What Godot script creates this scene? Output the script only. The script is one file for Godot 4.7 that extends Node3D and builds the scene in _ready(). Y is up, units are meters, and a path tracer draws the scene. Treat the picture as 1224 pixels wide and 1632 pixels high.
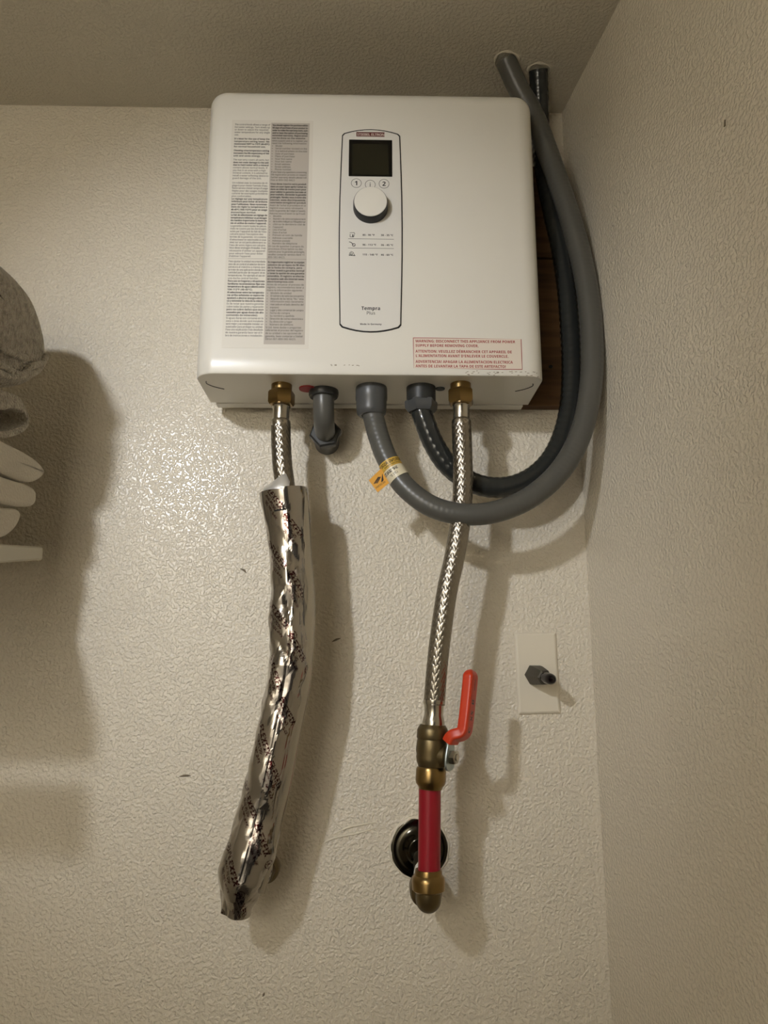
extends Node3D

# ---------------------------------------------------------------- mesh builder
class Shape:
	var v := PackedVector3Array()
	var n := PackedVector3Array()
	var uv := PackedVector2Array()
	var idx := PackedInt32Array()

	func put(p: Vector3, nn: Vector3, t := Vector2.ZERO) -> int:
		v.append(p); n.append(nn); uv.append(t)
		return v.size() - 1

	func tri(a: int, b: int, c: int) -> void:
		var g := (v[b] - v[a]).cross(v[c] - v[a])
		if g.dot(n[a] + n[b] + n[c]) > 0.0:
			idx.append(a); idx.append(c); idx.append(b)
		else:
			idx.append(a); idx.append(b); idx.append(c)

	# rows of points; normals from neighbours, turned away from the row's centre
	func surf(rows: Array, centers: PackedVector3Array, closed := true, flat := false, toward := Vector3.ZERO) -> void:
		var R := rows.size()
		var C: int = rows[0].size()
		if flat:
			for i in R - 1:
				for j in (C if closed else C - 1):
					var k := (j + 1) % C
					var a: Vector3 = rows[i][j]; var b: Vector3 = rows[i][k]; var c: Vector3 = rows[i + 1][k]; var d: Vector3 = rows[i + 1][j]
					for q in [[a, b, c], [a, c, d]]:
						var nn: Vector3 = (q[1] - q[0]).cross(q[2] - q[0]).normalized()
						var out: Vector3 = toward if toward != Vector3.ZERO else (q[0] + q[1] + q[2]) / 3.0 - (centers[i] + centers[i + 1]) / 2.0
						if nn.dot(out) < 0.0: nn = -nn
						var u0 := float(j) / C; var u1 := float(j + 1) / C
						var s := put(q[0], nn, Vector2(u0, float(i) / (R - 1))); put(q[1], nn, Vector2(u1, float(i) / (R - 1))); put(q[2], nn, Vector2(u1, float(i + 1) / (R - 1)))
						tri(s, s + 1, s + 2)
			return
		var at := v.size()
		var W := C + 1 if closed else C
		for i in R:
			var i0 := maxi(i - 1, 0); var i1 := mini(i + 1, R - 1)
			for jj in W:
				var j := jj % C
				var j0 := (j - 1 + C) % C if closed else maxi(j - 1, 0)
				var j1 := (j + 1) % C if closed else mini(j + 1, C - 1)
				var p: Vector3 = rows[i][j]
				var nn: Vector3 = (rows[i1][j] - rows[i0][j]).cross(rows[i][j1] - rows[i][j0]).normalized()
				var out: Vector3 = toward if toward != Vector3.ZERO else p - centers[i]
				if nn.dot(out) < 0.0: nn = -nn
				put(p, nn, Vector2(float(jj) / (W - 1), float(i) / (R - 1)))
		for i in R - 1:
			for j in W - 1:
				var a := at + i * W + j
				tri(a, a + 1, a + W + 1); tri(a, a + W + 1, a + W)

	func fan(ring: PackedVector3Array, nn: Vector3) -> void:
		var c := Vector3.ZERO
		for p in ring: c += p
		var m := put(c / ring.size(), nn, Vector2(0.5, 0.5))
		var s := v.size()
		for p in ring: put(p, nn, Vector2(0.5, 0.5))
		for j in ring.size(): tri(m, s + j, s + (j + 1) % ring.size())

	# a tube along a smooth path; radius(s in metres, share 0..1, angle)
	func tube(ctrl: Array, radius: Callable, sides: int, step: float, ref := Vector3(0, 0, 1), caps := 3, flat := false) -> Array:
		var pts := Shape.smooth(ctrl, step)
		var N := pts.size()
		var rows := []
		var u := Vector3.ZERO
		var s := 0.0
		var total := 0.0
		for i in range(1, N): total += pts[i].distance_to(pts[i - 1])
		for i in N:
			var t := (pts[mini(i + 1, N - 1)] - pts[maxi(i - 1, 0)]).normalized()
			if i == 0: u = (ref - t * ref.dot(t)).normalized()
			else:
				u = (u - t * u.dot(t)).normalized()
				s += pts[i].distance_to(pts[i - 1])
			var w := t.cross(u)
			var row := PackedVector3Array()
			for j in sides:
				var a := TAU * j / sides
				row.append(pts[i] + (u * cos(a) + w * sin(a)) * float(radius.call(s, s / total, a)))
			rows.append(row)
		surf(rows, pts, true, flat)
		if caps & 1: fan(rows[0], (pts[0] - pts[1]).normalized())
		if caps & 2: fan(rows[N - 1], (pts[N - 1] - pts[N - 2]).normalized())
		return rows

	static func smooth(ctrl: Array, step: float) -> PackedVector3Array:
		var out := PackedVector3Array()
		var n := ctrl.size()
		for i in n - 1:
			var a: Vector3 = ctrl[maxi(i - 1, 0)]; var b: Vector3 = ctrl[i]; var c: Vector3 = ctrl[i + 1]; var d: Vector3 = ctrl[mini(i + 2, n - 1)]
			var k := maxi(1, int(ceil(b.distance_to(c) / step)))
			for j in k:
				out.append(b.cubic_interpolate(c, a, d, float(j) / k))
		out.append(ctrl[n - 1])
		return out

	# profile of (radius, height) turned round the y axis of xf; sides = 6 and flat makes a hexagon
	func lathe(prof: Array, xf: Transform3D, sides := 40, flat := false, crease := 35.0) -> void:
		var K := prof.size()
		var segn := []
		for i in K - 1:
			var d: Vector2 = prof[i + 1] - prof[i]
			segn.append(Vector2(d.y, -d.x).normalized())
		for i in K - 1:
			var na: Vector2 = segn[i]; var nb: Vector2 = segn[i]
			if i > 0 and absf(rad_to_deg(segn[i - 1].angle_to(segn[i]))) < crease: na = (segn[i - 1] + segn[i]).normalized()
			if i < K - 2 and absf(rad_to_deg(segn[i + 1].angle_to(segn[i]))) < crease: nb = (segn[i + 1] + segn[i]).normalized()
			var p: Vector2 = prof[i]; var q: Vector2 = prof[i + 1]
			for j in sides:
				var a0 := TAU * j / sides; var a1 := TAU * (j + 1) / sides
				var m := (a0 + a1) / 2.0
				var o := v.size()
				for e in [[p, a0, na], [p, a1, na], [q, a1, nb], [q, a0, nb]]:
					var an: float = m if flat else e[1]
					var nn := xf.basis * Vector3(e[2].x * cos(an), e[2].y, e[2].x * sin(an))
					put(xf * Vector3(e[0].x * cos(e[1]), e[0].y, e[0].x * sin(e[1])), nn.normalized(), Vector2(e[1] / TAU, float(i) / K))
				if p.x > 1e-6: tri(o, o + 1, o + 2)
				if q.x > 1e-6: tri(o, o + 2, o + 3)

	# a closed outline raised along z of xf; prof = (inset, height) rows, capped at both ends
	func raise(outline: PackedVector2Array, prof: Array, xf: Transform3D, caps := 3, crease := 40.0) -> void:
		var pts := outline.duplicate()
		if Geometry2D.is_polygon_clockwise(pts): pts.reverse()
		var C := pts.size()
		var mit := []; var e0 := []; var e1 := []
		for j in C:
			var d0 := (pts[j] - pts[(j - 1 + C) % C]).normalized(); var d1 := (pts[(j + 1) % C] - pts[j]).normalized()
			var a := Vector2(d0.y, -d0.x); var b := Vector2(d1.y, -d1.x)
			var m := (a + b).normalized()
			mit.append(m / maxf(0.35, m.dot(b)))
			var soft := absf(rad_to_deg(a.angle_to(b))) < crease
			e0.append(m if soft else a); e1.append(m if soft else b)
		var box := Rect2(pts[0], Vector2.ZERO)
		for p in pts: box = box.expand(p)
		var segn := []
		for i in prof.size() - 1:
			var d: Vector2 = prof[i + 1] - prof[i]
			segn.append(Vector2(d.y, d.x).normalized())
		for i in prof.size() - 1:
			var na: Vector2 = segn[i]; var nb: Vector2 = segn[i]
			if i > 0 and absf(rad_to_deg(segn[i - 1].angle_to(segn[i]))) < crease: na = (segn[i - 1] + segn[i]).normalized()
			if i < prof.size() - 2 and absf(rad_to_deg(segn[i + 1].angle_to(segn[i]))) < crease: nb = (segn[i + 1] + segn[i]).normalized()
			for j in C:
				var k := (j + 1) % C
				var o := v.size()
				for e in [[j, e1[j], prof[i], na], [k, e0[k], prof[i], na], [k, e0[k], prof[i + 1], nb], [j, e1[j], prof[i + 1], nb]]:
					var p: Vector2 = pts[e[0]] - mit[e[0]] * e[2].x
					var nn := xf.basis * Vector3(e[1].x * e[3].x, e[1].y * e[3].x, e[3].y)
					put(xf * Vector3(p.x, p.y, e[2].y), nn.normalized(), Vector2((p.x - box.position.x) / box.size.x, 1.0 - (p.y - box.position.y) / box.size.y))
				tri(o, o + 1, o + 2); tri(o, o + 2, o + 3)
		for side in 2:
			if not caps & (1 << side): continue
			var row: Vector2 = prof[0] if side == 0 else prof[prof.size() - 1]
			var ring := PackedVector2Array()
			for j in C: ring.append(pts[j] - mit[j] * row.x)
			var o := v.size()
			var nn := (xf.basis * Vector3(0, 0, -1 if side == 0 else 1)).normalized()
			for p in ring: put(xf * Vector3(p.x, p.y, row.y), nn, Vector2((p.x - box.position.x) / box.size.x, 1.0 - (p.y - box.position.y) / box.size.y))
			var t := Geometry2D.triangulate_polygon(ring)
			if t.is_empty():
				var mid := Vector2.ZERO
				for p in ring: mid += p / C
				var c := put(xf * Vector3(mid.x, mid.y, row.y), nn, Vector2(0.5, 0.5))
				for j in C: tri(c, o + j, o + (j + 1) % C)
			for q in range(0, t.size(), 3): tri(o + t[q], o + t[q + 1], o + t[q + 2])

	func box(lo: Vector3, hi: Vector3, bevel := 0.002, caps := 3) -> void:
		var o := PackedVector2Array([Vector2(lo.x, lo.y), Vector2(hi.x, lo.y), Vector2(hi.x, hi.y), Vector2(lo.x, hi.y)])
		if bevel <= 0.0: raise(o, [Vector2(0, lo.z), Vector2(0, hi.z)], Transform3D(), caps)
		else: raise(o, [Vector2(bevel, lo.z), Vector2(0, lo.z + bevel), Vector2(0, hi.z - bevel), Vector2(bevel, hi.z)], Transform3D(), caps)

	func mesh() -> ArrayMesh:
		var a := []
		a.resize(Mesh.ARRAY_MAX)
		a[Mesh.ARRAY_VERTEX] = v; a[Mesh.ARRAY_NORMAL] = n; a[Mesh.ARRAY_TEX_UV] = uv; a[Mesh.ARRAY_INDEX] = idx
		var m := ArrayMesh.new()
		m.add_surface_from_arrays(Mesh.PRIMITIVE_TRIANGLES, a)
		return m

static func rounded(lo: Vector2, hi: Vector2, r: Array, seg := 8) -> PackedVector2Array:
	# corner radii in the order low-left, low-right, high-right, high-left
	var out := PackedVector2Array()
	var c := [Vector2(lo.x + r[0], lo.y + r[0]), Vector2(hi.x - r[1], lo.y + r[1]), Vector2(hi.x - r[2], hi.y - r[2]), Vector2(lo.x + r[3], hi.y - r[3])]
	for k in 4:
		if r[k] <= 0.0:
			out.append(c[k]); continue
		for i in seg + 1:
			var a := PI + PI / 2 * k + PI / 2 * i / seg
			out.append(c[k] + Vector2(cos(a), sin(a)) * float(r[k]))
	return out

func smooth_loop(pts: Array, seg := 5) -> PackedVector2Array:
	var out := PackedVector2Array()
	var n := pts.size()
	for i in n:
		var a: Vector2 = pts[(i - 1 + n) % n]; var b: Vector2 = pts[i]; var c: Vector2 = pts[(i + 1) % n]; var d: Vector2 = pts[(i + 2) % n]
		for k in seg: out.append(b.cubic_interpolate(c, a, d, float(k) / seg))
	return out

# ---------------------------------------------------------------- nodes
func thing(called: String, label: String, category: String, at := Vector3.ZERO, group := "") -> Node3D:
	var o := Node3D.new()
	o.name = called
	add_child(o, true)
	o.position = at
	o.set_meta("label", label); o.set_meta("category", category)
	if group: o.set_meta("group", group)
	return o

func part(called: String, s: Shape, m: Material, parent: Node3D, label := "") -> MeshInstance3D:
	var o := MeshInstance3D.new()
	o.name = called
	o.mesh = s.mesh()
	o.material_override = m
	parent.add_child(o, true)
	var top := parent
	while top != self and top.get_parent() != self: top = top.get_parent()
	if top != self: o.position = -top.position if parent == top else Vector3.ZERO
	if label: o.set_meta("label", label)
	return o

func struct(called: String, s: Shape, m: Material, label: String) -> MeshInstance3D:
	var o := part(called, s, m, self)
	o.set_meta("kind", "structure"); o.set_meta("label", label); o.set_meta("category", called.get_slice("_", 0))
	return o

func mat(c: Color, rough := 0.6, metal := 0.0) -> StandardMaterial3D:
	var m := StandardMaterial3D.new()
	m.albedo_color = c; m.roughness = rough; m.metallic = metal
	return m

func rgb8(r: int, g: int, b: int) -> Color:
	return Color(r / 255.0, g / 255.0, b / 255.0)

# ---------------------------------------------------------------- lettering, drawn into the print of labels
var fonts := {}
func font_rid(bold: bool) -> RID:
	if not fonts.has(bold):
		var f := SystemFont.new()
		f.font_names = PackedStringArray(["Droid Sans"])
		f.font_weight = 700 if bold else 400
		fonts[bold] = f
	return fonts[bold].get_rids()[0]

func ink(img: Image, text: String, x: float, y: float, size: int, col: Color, bold := false, squeeze := 1.0) -> float:
	var ts := TextServerManager.get_primary_interface()
	var rid := font_rid(bold)
	var sz := Vector2i(size, 0)
	var glyphs := []
	for ch in text:
		var g := ts.font_get_glyph_index(rid, size, ch.unicode_at(0), 0)
		ts.font_render_glyph(rid, sz, g)
		glyphs.append(g)
	for g in glyphs:
		var r := ts.font_get_glyph_uv_rect(rid, sz, g)
		var ti := ts.font_get_glyph_texture_idx(rid, sz, g)
		if r.size.x > 0 and ti >= 0:
			var key := "%s %d %d" % [bold, size, ti]
			var atlas := ts.font_get_texture_image(rid, sz, ti) if not sheets.has(key) or sheets[key][1] != glyph_count(ts, rid, sz) else sheets[key][0] as Image
			if not sheets.has(key) or sheets[key][0] != atlas:
				atlas.convert(Image.FORMAT_RGBA8)
				sheets[key] = [atlas, glyph_count(ts, rid, sz)]
			var mask := atlas.get_region(Rect2i(r))
			var fill := Image.create(mask.get_width(), mask.get_height(), false, Image.FORMAT_RGBA8)
			for py in mask.get_height():
				for px in mask.get_width():
					fill.set_pixel(px, py, Color(col, mask.get_pixel(px, py).a * col.a))
			var off := ts.font_get_glyph_offset(rid, sz, g)
			img.blend_rect(fill, Rect2i(0, 0, fill.get_width(), fill.get_height()), Vector2i(int(round(x + off.x)), int(round(y + off.y))))
		x += ts.font_get_glyph_advance(rid, size, g).x * squeeze
	return x

var sheets := {}
func glyph_count(ts: TextServer, rid: RID, sz: Vector2i) -> int:
	return ts.font_get_glyph_list(rid, sz).size()

func ink_width(text: String, size: int, bold := false, squeeze := 1.0) -> float:
	var ts := TextServerManager.get_primary_interface()
	var w := 0.0
	for ch in text:
		var g := ts.font_get_glyph_index(font_rid(bold), size, ch.unicode_at(0), 0)
		w += ts.font_get_glyph_advance(font_rid(bold), size, g).x * squeeze
	return w

func ink_mid(img: Image, text: String, x: float, y: float, size: int, col: Color, bold := false, squeeze := 1.0) -> void:
	ink(img, text, x - ink_width(text, size, bold, squeeze) / 2.0, y, size, col, bold, squeeze)

func stroke(img: Image, a: Vector2, b: Vector2, w: float, col: Color) -> void:
	var lo := Vector2i(a.min(b) - Vector2(w, w)); var hi := Vector2i(a.max(b) + Vector2(w, w))
	for y in range(maxi(lo.y, 0), mini(hi.y + 1, img.get_height())):
		for x in range(maxi(lo.x, 0), mini(hi.x + 1, img.get_width())):
			var p := Vector2(x + 0.5, y + 0.5)
			var d := p.distance_to(Geometry2D.get_closest_point_to_segment(p, a, b))
			var k := clampf(w / 2.0 - d + 0.5, 0, 1)
			if k > 0: img.set_pixel(x, y, img.get_pixel(x, y).lerp(col, k))

func ring(img: Image, c: Vector2, r: float, w: float, col: Color) -> void:
	for y in range(maxi(int(c.y - r - w), 0), mini(int(c.y + r + w) + 1, img.get_height())):
		for x in range(maxi(int(c.x - r - w), 0), mini(int(c.x + r + w) + 1, img.get_width())):
			var k := clampf(w / 2.0 - absf(Vector2(x + 0.5, y + 0.5).distance_to(c) - r) + 0.5, 0, 1)
			if k > 0: img.set_pixel(x, y, img.get_pixel(x, y).lerp(col, k))

func stamp(img: Image, src: Image, at: Vector2, turn: float) -> void:   # a strip of print laid at an angle
	var c := Vector2(src.get_width(), src.get_height()) / 2.0
	var r := int(c.length()) + 1
	for y in range(-r, r):
		for x in range(-r, r):
			var p := Vector2(x, y).rotated(-turn) + c
			if p.x < 0 or p.y < 0 or p.x >= src.get_width() - 1 or p.y >= src.get_height() - 1: continue
			var k := src.get_pixel(int(p.x), int(p.y))
			if k.a <= 0.02: continue
			var q := Vector2i(posmod(int(at.x) + x, img.get_width()), int(at.y) + y)
			if q.y < 0 or q.y >= img.get_height(): continue
			img.set_pixel(q.x, q.y, img.get_pixel(q.x, q.y).lerp(Color(k, 1), k.a))

func printed(img: Image, rough := 0.45) -> StandardMaterial3D:
	var m := mat(Color.WHITE, rough)
	m.albedo_texture = ImageTexture.create_from_image(img)
	return m

func paper(w: int, h: int, c: Color) -> Image:
	var i := Image.create(w, h, false, Image.FORMAT_RGBA8)
	i.fill(c)
	return i

func noise_tex(seed_: int, freq: float, oct: int, ramp: Gradient = null, type := FastNoiseLite.TYPE_SIMPLEX_SMOOTH, size := 1024) -> NoiseTexture2D:
	var f := FastNoiseLite.new()
	f.seed = seed_; f.frequency = freq; f.noise_type = type; f.fractal_octaves = oct
	var t := NoiseTexture2D.new()
	t.width = size; t.height = size; t.seamless = true; t.noise = f
	if ramp: t.color_ramp = ramp
	return t

# ---------------------------------------------------------------- the room's numbers
const CEIL := 2.4265
const CORNER := Vector2(0.2885, 0.0)
const LAMP := Vector3(-0.56, 2.19, 1.3)
const FRONT_POWER := 0.79
const FILL_POWER := 3.7

var M := {}
var rng := RandomNumberGenerator.new()

func _ready() -> void:
	rng.seed = 7
	# camera
	var cam := Camera3D.new()
	cam.name = "camera"
	cam.fov = 67.34
	cam.near = 0.01
	cam.position = Vector3(0, 1.6, 1.0)
	cam.rotation_degrees = Vector3(12.0, -1.2, 0)
	add_child(cam)
	cam.current = true
	# environment: a closed room at night, lit by its lamp and an added fill head
	var we := WorldEnvironment.new()
	we.name = "environment"
	var env := Environment.new()
	env.background_mode = Environment.BG_COLOR
	env.background_color = Color(0.01, 0.01, 0.01)
	env.tonemap_mode = Environment.TONE_MAPPER_LINEAR
	env.tonemap_exposure = 1.0
	env.sdfgi_enabled = true
	env.ssao_enabled = true
	env.ssil_enabled = true
	we.environment = env
	add_child(we)
	materials()
	room()
	lamp()
	heater()
	conduits()
	hot_hose()
	insulation()
	cold_hose()
	shutoff()
	supply_stub()
	wall_fittings()
	rack()

func materials() -> void:
	var ramp := Gradient.new()
	ramp.offsets = PackedFloat32Array([0.0, 0.36, 0.52, 0.68, 1.0])
	ramp.colors = PackedColorArray([Color(0, 0, 0), Color(0.06, 0.06, 0.06), Color(0.5, 0.5, 0.5), Color(0.9, 0.9, 0.9), Color(1, 1, 1)])
	var peel := noise_tex(11, 0.06, 3, ramp)
	M.wall = mat(rgb8(226, 217, 199), 0.22)
	M.wall.metallic_specular = 0.5
	M.wall.heightmap_enabled = true
	M.wall.heightmap_texture = peel
	M.wall.heightmap_scale = 0.085
	M.wall.uv1_triplanar = true
	M.wall.uv1_world_triplanar = true
	M.wall.uv1_scale = Vector3(2.7, 2.7, 2.7)
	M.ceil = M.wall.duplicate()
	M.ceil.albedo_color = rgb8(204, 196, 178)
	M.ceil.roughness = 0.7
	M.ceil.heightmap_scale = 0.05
	M.far = mat(rgb8(222, 215, 200), 0.8)
	M.floor = mat(rgb8(66, 58, 48), 0.6)
	M.paint = mat(rgb8(226, 217, 197), 0.4)
	M.white = mat(rgb8(228, 224, 214), 0.28)
	M.black = mat(rgb8(10, 10, 11), 0.35)
	M.steel = mat(rgb8(190, 184, 172), 0.22, 1.0)
	M.braid = mat(rgb8(150, 143, 131), 0.27, 1.0)
	M.zinc = mat(rgb8(176, 186, 186), 0.35, 0.9)
	M.brass = mat(rgb8(146, 121, 78), 0.28, 1.0)
	M.old_brass = mat(rgb8(112, 98, 70), 0.4, 0.9)
	M.chrome = mat(rgb8(66, 63, 54), 0.16, 1.0)  # low base colour stands in for the dark room it reflects
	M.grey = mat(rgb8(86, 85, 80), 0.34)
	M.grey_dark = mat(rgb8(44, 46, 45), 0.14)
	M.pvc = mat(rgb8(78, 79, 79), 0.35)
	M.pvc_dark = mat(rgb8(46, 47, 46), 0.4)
	M.red = mat(rgb8(150, 20, 36), 0.35)
	M.rubber = mat(rgb8(14, 13, 13), 0.9)
	M.tape = mat(rgb8(225, 222, 212), 0.7)

# ---------------------------------------------------------------- setting
func room() -> void:
	var T := 0.1
	var slope := tan(deg_to_rad(6.8))
	var zf := 2.0
	var xl := -1.0
	var s := Shape.new()
	s.box(Vector3(xl - T, -T, -T), Vector3(0.8, CEIL + T, 0), 0)
	var back := struct("wall_back", s, M.wall, "cream orange-peel textured wall behind the water heater")
	s = Shape.new()
	s.box(Vector3(xl - T, -T, 0), Vector3(xl, CEIL + T, zf), 0)
	struct("wall_left", s, M.far, "plain wall on the left, outside the photograph")
	s = Shape.new()
	var xr := CORNER.x + slope * zf
	s.raise(PackedVector2Array([Vector2(CORNER.x, 0), Vector2(xr, zf), Vector2(xr + T, zf), Vector2(CORNER.x + T, 0)]), [Vector2(0, -T), Vector2(0, CEIL + T)], Transform3D(Basis(Vector3(1, 0, 0), Vector3(0, 0, 1), Vector3(0, 1, 0)), Vector3.ZERO))
	var right := struct("wall_right", s, M.wall, "cream textured wall on the right, meeting the back wall in a corner")
	s = Shape.new()
	var spot := Vector3(0.3334, 2.1072, 0.3761)
	s.tube([spot - Vector3(0, 0.003, 0), spot + Vector3(0.0005, 0.003, 0.001)], func(_s, _t, _a): return 0.0013, 8, 0.002)
	part("nick", s, mat(rgb8(110, 98, 80), 0.8), right)
	s = Shape.new()
	s.box(Vector3(xl - T, -T, zf), Vector3(xr + T, CEIL + T, zf + T), 0)
	struct("wall_front", s, M.far, "plain wall behind the camera")
	s = Shape.new()
	s.box(Vector3(-0.32, 0.0, zf - 0.02), Vector3(0.46, 2.05, zf), 0.003)  # added door, a dark surface for the foil and metal to mirror
	var door := struct("door_added_1", s, mat(rgb8(40, 30, 23), 0.5), "added dark brown door for the metal to reflect, behind the camera, outside the photograph")
	s = Shape.new()
	s.lathe([Vector2(0, 0.05), Vector2(0.018, 0.048), Vector2(0.026, 0.038), Vector2(0.018, 0.026), Vector2(0.010, 0.022), Vector2(0.010, 0.0)], Transform3D(Basis(Vector3(1, 0, 0), -PI / 2), Vector3(-0.25, 1.0, zf - 0.02)), 24)
	part("door_knob", s, M.steel, door)
	s = Shape.new()
	s.box(Vector3(xl - T, -T, -T), Vector3(xr + T, 0, zf + T), 0)
	struct("floor", s, M.floor, "brown floor below the photograph")
	s = Shape.new()
	s.box(Vector3(xl - T, CEIL, -T), Vector3(xr + T, CEIL + T, zf + T), 0)
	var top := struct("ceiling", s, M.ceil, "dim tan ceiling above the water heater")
	# torn plaster lips round the two conduits
	for c in [[Vector3(0.187, CEIL, 0.099), 0.0155], [Vector3(0.2355, CEIL, 0.081), 0.0145]]:
		var q := Shape.new()
		var rows := []; var cs := PackedVector3Array()
		for i in 29:
			var a := TAU * i / 28
			var row := PackedVector3Array()
			var rr: float = c[1] + 0.0008 + 0.001 * sin(a * 3.0 + c[1] * 900.0)
			var w := 0.0020 + 0.0008 * sin(a * 5.0)
			var mid: Vector3 = c[0] + Vector3(cos(a), 0, sin(a)) * rr
			for j in 8:
				var b := TAU * j / 8
				row.append(mid + Vector3(cos(a), 0, sin(a)) * (w * cos(b)) + Vector3(0, w * 0.9 * sin(b), 0))
			rows.append(row); cs.append(mid)
		q.surf(rows, cs)
		part("plaster_lip", q, M.ceil, top)
	# nicks and a ridge of patching in the wall
	for c in [[Vector3(-0.1624, 1.7332, 0), 0.005, -0.6], [Vector3(-0.2244, 1.4784, 0), 0.007, 0.05], [Vector3(-0.0403, 1.6444, 0), 0.006, 0.4], [Vector3(-0.1201, 1.2347, 0), 0.0022, 1.2]]:
		var q := Shape.new()
		var d := Vector3(cos(c[2]), sin(c[2]), 0) * float(c[1])
		q.tube([c[0] - d, c[0] + Vector3(0.0006, 0.0008, 0), c[0] + d], func(_s, t, _a): return 0.0011 * sin(PI * clampf(t, 0.06, 0.94)) + 0.0002, 8, 0.001)
		part("nick", q, mat(rgb8(120, 108, 90), 0.8), back)
	for l in [[Vector3(-0.064, 1.392, 0), Vector3(-0.043, 1.405, 0), Vector3(-0.01, 1.412, 0), Vector3(0.02, 1.42, 0)], [Vector3(-0.042, 1.41, 0), Vector3(-0.02, 1.419, 0), Vector3(0.012, 1.424, 0)], [Vector3(0.02, 1.39, 0), Vector3(0.028, 1.402, 0), Vector3(0.03, 1.414, 0)]]:
		var q := Shape.new()
		q.tube(l, func(s_, t, _a): return (0.0017 + 0.0006 * sin(s_ * 900.0)) * sin(PI * clampf(t, 0.05, 0.95)), 8, 0.002)
		part("patch_ridge", q, M.paint, back)

func lamp() -> void:
	# a ceiling rod with a spot head turned to the heater, plus an added fill head
	var t := thing("spot_lamp", "black ceiling spot lamp with an added second head for fill light, on a rod behind the camera, outside the photograph", "lamp", Vector3(LAMP.x, CEIL, LAMP.z))
	var s := Shape.new()
	s.lathe([Vector2(0, 0), Vector2(0.05, 0), Vector2(0.05, -0.015), Vector2(0.042, -0.022), Vector2(0, -0.022)], Transform3D(Basis(), Vector3(LAMP.x, CEIL, LAMP.z + 0.1)))
	part("canopy", s, M.black, t)
	s = Shape.new()
	s.tube([Vector3(LAMP.x, CEIL - 0.02, LAMP.z + 0.1), LAMP + Vector3(0, 0.01, 0.1)], func(_s, _t, _a): return 0.006, 12, 0.05)
	part("rod", s, M.black, t)
	spot_head(t, LAMP, Vector3(-0.11, 1.835, 0.0), rgb8(247, 250, 255), FRONT_POWER, 28.0)
	spot_head(t, LAMP + Vector3(0, 0, 0.2), Vector3(-0.62, 1.75, 2.0), rgb8(250, 249, 247), FILL_POWER, 55.0)  # added head, bounces fill light off the far wall

func spot_head(t: Node3D, at: Vector3, aim: Vector3, tint: Color, power: float, angle: float) -> void:
	var dir := (aim - at).normalized()
	var side := dir.cross(Vector3.UP).normalized()
	var head := Transform3D(Basis(side, dir, side.cross(dir)), at)
	var s := Shape.new()
	s.lathe([Vector2(0, -0.12), Vector2(0.045, -0.12), Vector2(0.055, -0.1), Vector2(0.06, -0.012), Vector2(0.056, -0.012), Vector2(0.05, -0.03), Vector2(0, -0.03)], head)
	var housing := part("housing", s, M.black, t)
	s = Shape.new()
	s.lathe([Vector2(0.054, -0.018), Vector2(0.05, -0.011), Vector2(0, -0.008)], head)
	var glow := mat(tint, 0.4)
	glow.emission_enabled = true
	glow.emission = tint
	glow.emission_energy_multiplier = 2.0
	part("lens", s, glow, housing, "glowing lens")
	var l := SpotLight3D.new()
	l.name = "spot_light"
	l.light_color = tint
	l.light_energy = power
	l.light_size = 0.032
	l.spot_range = 8.0
	l.spot_attenuation = 2.0
	l.spot_angle = angle
	l.spot_angle_attenuation = 1.0
	l.shadow_enabled = true
	add_child(l, true)
	l.look_at_from_position(at + dir * 0.05, aim)

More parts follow.
